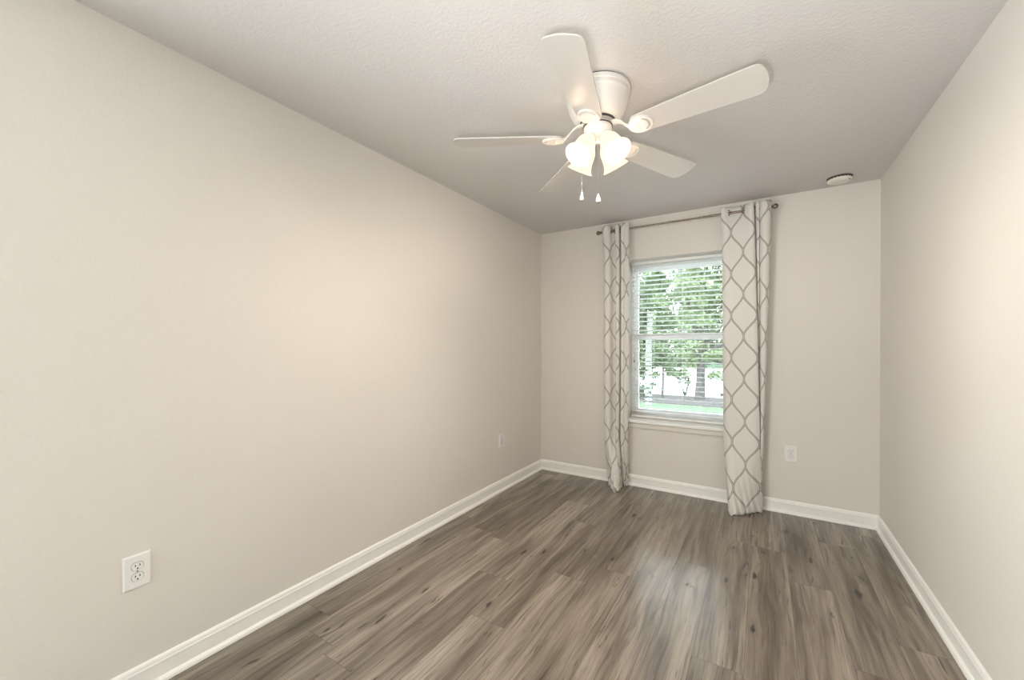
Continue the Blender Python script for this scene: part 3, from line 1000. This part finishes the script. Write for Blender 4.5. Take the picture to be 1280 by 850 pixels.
# pull chains
Rv = Vector((cos(YAW), sin(YAW), 0))
for off, zt, ze, s in ((-0.072, 2.252, 1.978, 1.05), (0.003, 2.200, 1.970, 1.4)):
    p = Rv * off
    bm = N()
    n_b = int((zt - ze) / 0.0030)
    add_tube(bm, [(p.x, p.y, zt), (p.x, p.y, ze)], 0.0007, 6)
    for i in range(n_b):
        bmesh.ops.create_icosphere(bm, subdivisions=1, radius=0.0011, matrix=Matrix.Translation((p.x, p.y, zt - (i + 0.5) * 0.0030)))
    ch = obj('pull_chain', bm, 'chain', fan, smooth=60)
    bm = N()
    add_lathe(bm, [(0.0, 0.004), (0.0022 * s, 0.002), (0.0035 * s, -0.008), (0.0075 * s, -0.022), (0.0085 * s, -0.028), (0.007 * s, -0.034), (0.0, -0.036)], 18, Matrix.Translation((p.x, p.y, ze)))
    obj('chain_pendant', bm, 'fan_white', ch, smooth=50)
    bm = N(); add_lathe(bm, [(0.0, 0.0), (0.0062 * s, 0.0), (0.0055 * s, -0.004), (0.0, -0.007)], 18, Matrix.Translation((p.x, p.y, ze - 0.0345)))
    obj('pendant_tip', bm, 'steel', ch, smooth=50)

# ------------------------------------------------------------------ outside
GZ = -0.20
def ground(name, y0, y1, x0, x1, z, mat):
    bm = N(); add_box(bm, x0, x1, y0, y1, z - 0.3, z)
    return struct(obj(name, bm, mat))
ground('lawn', YB + TH, 10.8, -30, 20, GZ, 'grass')
ground('planting_bed', 10.8, 12.6, -30, 20, GZ + 0.015, 'mulch')
ground('street', 12.6, 28.2, -45, 30, GZ, 'concrete')
ground('far_lawn', 28.2, 60, -70, 40, GZ + 0.02, 'grass')

def leaf_crown(seed, blobs, count, size):
    """a crown of bent leaves clustered round the given blobs (x, y, z, radius)"""
    rnd = random.Random(seed)
    verts, faces = [], []
    tot = sum(b[3] ** 2 for b in blobs)
    for bx, by, bz, br in blobs:
        n = int(count * br * br / tot)
        # sub clusters give the crown its lumpy look
        subs = []
        for _ in range(max(6, n // 60)):
            v = Vector((rnd.gauss(0, 1), rnd.gauss(0, 1), rnd.gauss(0, 1))).normalized() * (br * rnd.uniform(0.35, 1.0))
            subs.append(Vector((bx, by, bz)) + Vector((v.x, v.y, v.z * 0.85)))
        for i in range(n):
            c = rnd.choice(subs) + Vector((rnd.gauss(0, 1), rnd.gauss(0, 1), rnd.gauss(0, 0.7))) * br * 0.16
            nrm = Vector((rnd.gauss(0, 1), rnd.gauss(0, 1), rnd.gauss(0.6, 0.8))).normalized()
            t = nrm.orthogonal().normalized()
            t = Matrix.Rotation(rnd.uniform(0, 2 * pi), 3, nrm) @ t
            b = nrm.cross(t)
            s = size * rnd.uniform(0.6, 1.3)
            k = len(verts)
            verts += [c - t * s, c + b * s * 0.42 + nrm * s * 0.12, c + t * s, c - b * s * 0.42 + nrm * s * 0.12]
            faces += [(k, k + 1, k + 2), (k, k + 2, k + 3)]
    me = bpy.data.meshes.new('crown')
    me.from_pydata([tuple(v) for v in verts], [], faces)
    return me

def tree(name, label, loc, th, tr, blobs, count, size, mat, seed, cat='tree', group=None):
    root = thing(name, label, cat, loc, group)
    rnd = random.Random(seed)
    bm = N()
    pts = [(0, 0, -0.05), (0.02, 0, th * 0.3), (0.05 * th * 0.3, 0.02, th * 0.65), (blobs[0][0] * 0.3, blobs[0][1] * 0.3, th)]
    add_tube(bm, pts, [tr * 1.25, tr, tr * 0.9, tr * 0.6], 12)
    for bx, by, bz, br in blobs:
        s = Vector(pts[2]) + (Vector(pts[3]) - Vector(pts[2])) * rnd.uniform(0.2, 0.9)
        e = Vector((bx, by, bz))
        m_ = (s + e) / 2 + Vector((0, 0, -0.1 * (e - s).length))
        add_tube(bm, [s, m_, e], [tr * 0.5, tr * 0.33, tr * 0.12], 8)
    obj('trunk', bm, 'bark', root, smooth=60)
    me = leaf_crown(seed, blobs, count, size)
    me.materials.append(M[mat])
    o = bpy.data.objects.new('crown', me)
    COL.objects.link(o)
    o.parent = root
    return root

def blob_set(seed, n, rx, z0, z1, r0, r1):
    rnd = random.Random(seed)
    return [(rnd.uniform(-rx, rx), rnd.uniform(-rx, rx) * 0.8, rnd.uniform(z0, z1), rnd.uniform(r0, r1)) for _ in range(n)]

tree('shade_tree', 'leafy tree with a thick grey trunk in the bed beyond the lawn', (-1.46, 12.1, GZ + 0.015), 1.6, 0.115,
     [(0.0, 0.2, 1.45, 0.6), (-0.55, 0.1, 1.02, 0.5), (0.65, -0.2, 1.0, 0.5), (0.1, 0.5, 0.95, 0.36), (0.2, 0.3, 2.6, 1.0), (-0.3, 0, 2.9, 0.8), (0.9, 0.2, 3.0, 1.0), (0.2, 0, 3.9, 0.9), (1.4, 0, 2.2, 0.7), (0.6, 0, 4.6, 0.7)], 10000, 0.085, 'leaf_b', 3)
tree('young_tree', 'slender young tree with a thin dark stem beyond the lawn', (-2.42, 12.0, GZ + 0.015), 1.3, 0.032,
     [(0.0, 0, 1.25, 0.40), (-0.3, 0, 0.9, 0.34), (0.25, 0.1, 0.85, 0.30), (0.1, 0, 1.1, 0.3), (-0.15, 0, 2.1, 0.5), (0.05, 0.1, 2.7, 0.5), (-0.1, 0, 3.3, 0.4)], 3600, 0.075, 'leaf_a', 4)
tree('side_tree', 'bushy green tree at the left edge of the window view', (-3.95, 12.5, GZ), 1.3, 0.07,
     [(0.0, 0, 0.8, 0.7), (0.8, 0.1, 0.95, 0.45), (0.9, 0.1, 1.7, 0.6), (1.0, 0.1, 2.6, 0.7), (0.6, 0.5, 2.3, 0.7), (0.7, 0.4, 3.4, 0.7), (-0.7, 0, 1.9, 0.9), (0.5, 0, 2.1, 0.7), (0.1, 0, 3.0, 0.9), (0.3, 0.2, 4.0, 0.8), (0.45, 0, 1.2, 0.5)], 11500, 0.085, 'leaf_a', 5)
BT = [(-19.0, 34, 4.6), (-14.2, 40, 5.6), (-10.4, 34, 4.8), (-6.4, 40, 5.8), (-3.6, 34, 4.6), (0.8, 40, 5.4), (4.6, 34, 4.8), (9.0, 40, 5.4)]
NAMES = ['dark broad tree furthest left in the row beyond the street', 'dark broad tree second from left in the row beyond the street', 'mid-green tree third from left in the row beyond the street',
         'dark broad tree left of the thin young stem, beyond the street', 'dark broad tree between the young stem and the thick trunk, beyond the street', 'mid-green tree just right of the thick trunk, beyond the street',
         'dark broad tree second from right in the row beyond the street', 'dark broad tree furthest right in the row beyond the street']
for i, (x, y, hh) in enumerate(BT):
    bs = blob_set(40 + i, 11, 1.4, 1.3, hh + 2.4, 1.1, 1.6)
    tree('distant_tree', NAMES[i], (x, y, GZ + 0.02), hh * 0.6, 0.22, bs, 5000, 0.24, ('leaf_c', 'leaf_c', 'leaf_a')[i % 3], 60 + i, group='trees beyond the street')
HB = [(-15.6, 'hedge bush furthest left beyond the street'), (-11.6, 'hedge bush second from left beyond the street'), (-8.8, 'hedge bush left of the young stem, beyond the street'), (-6.6, 'hedge bush seen right behind the young stem, beyond the street'),
      (-4.2, 'hedge bush between the young stem and the thick trunk, beyond the street'), (-1.5, 'hedge bush right of the thick trunk, beyond the street'), (1.6, 'hedge bush second from right beyond the street'), (6.8, 'hedge bush furthest right beyond the street')]
for i, (x, lab) in enumerate(HB):
    root = thing('hedge_bush', lab, 'bush', (x, 29.0 + 1.9 * (i % 2), GZ + 0.02), 'hedge bushes beyond the street')
    bm = N()
    rnd = random.Random(i)
    for k in range(7):
        a = rnd.uniform(0, 2 * pi)
        add_tube(bm, [(0, 0, -0.05), (0.3 * cos(a), 0.3 * sin(a), 0.7), (0.7 * cos(a), 0.5 * sin(a), 1.6)], [0.05, 0.035, 0.015], 6)
    obj('stem', bm, 'bark', root)
    me = leaf_crown(130 + i, [(-0.7, 0, 0.75, 0.7), (0.7, 0, 0.8, 0.75), (0.0, 0, 1.3, 0.9), (-0.4, 0, 2.0, 0.8), (0.5, 0.1, 2.1, 0.75), (0.0, 0, 2.7, 0.6)], 3200, 0.17)
    me.materials.append(M[('leaf_a', 'leaf_c')[i % 2]])
    o = bpy.data.objects.new('foliage', me); COL.objects.link(o); o.parent = root
for i, (x, lab) in enumerate(((-3.5, 'sparse twiggy shrub at the street edge, furthest left through the window'), (-2.95, 'sparse twiggy shrub at the street edge, left of the thin young stem'), (-1.95, 'sparse twiggy shrub between the thin young stem and the thick trunk'))):
    root = thing('twiggy_shrub', lab, 'shrub', (x, 12.85, GZ), 'twiggy shrubs at the street edge')
    bm = N()
    rnd = random.Random(200 + i)
    for k in range(16):
        a = rnd.uniform(0, 2 * pi)
        q_ = rnd.uniform(0.12, 0.34)
        add_tube(bm, [(0, 0, -0.04), (q_ * 0.5 * cos(a), q_ * 0.4 * sin(a), 0.3), (q_ * cos(a), q_ * 0.8 * sin(a), rnd.uniform(0.5, 0.8))], [0.012, 0.008, 0.004], 5)
    obj('stem', bm, 'bark', root)
    me = leaf_crown(210 + i, [(0, 0, 0.42, 0.28), (0.12, 0, 0.6, 0.2), (-0.14, 0, 0.58, 0.2)], 420, 0.04)
    me.materials.append(M['leaf_a'])
    o = bpy.data.objects.new('foliage', me); COL.objects.link(o); o.parent = root
for i, (x, y) in enumerate(((-4.9, 11.7), (-3.25, 12.2), (-2.85, 11.4), (-0.6, 11.6), (0.8, 11.8))):
    lab = ['low shrub furthest left in the mulch bed', 'low shrub left of the thin young stem', 'small shrub nearest the lawn left of the young stem', 'low shrub right of the thick trunk', 'low shrub furthest right in the mulch bed'][i]
    root = thing('garden_shrub', lab, 'shrub', (x, y, GZ + 0.015), 'shrubs in the mulch bed')
    bm = N()
    rnd = random.Random(i)
    for k in range(6):
        a = rnd.uniform(0, 2 * pi)
        add_tube(bm, [(0, 0, -0.03), (0.08 * cos(a), 0.08 * sin(a), 0.12), (0.2 * cos(a), 0.2 * sin(a), 0.24)], [0.014, 0.010, 0.005], 6)
    obj('stem', bm, 'bark', root)
    me = leaf_crown(90 + i, [(0, 0, 0.22, 0.24), (0.15, 0, 0.18, 0.2), (-0.16, 0.05, 0.17, 0.2)], 700, 0.045)
    me.materials.append(M['leaf_c'])
    o = bpy.data.objects.new('foliage', me); COL.objects.link(o); o.parent = root
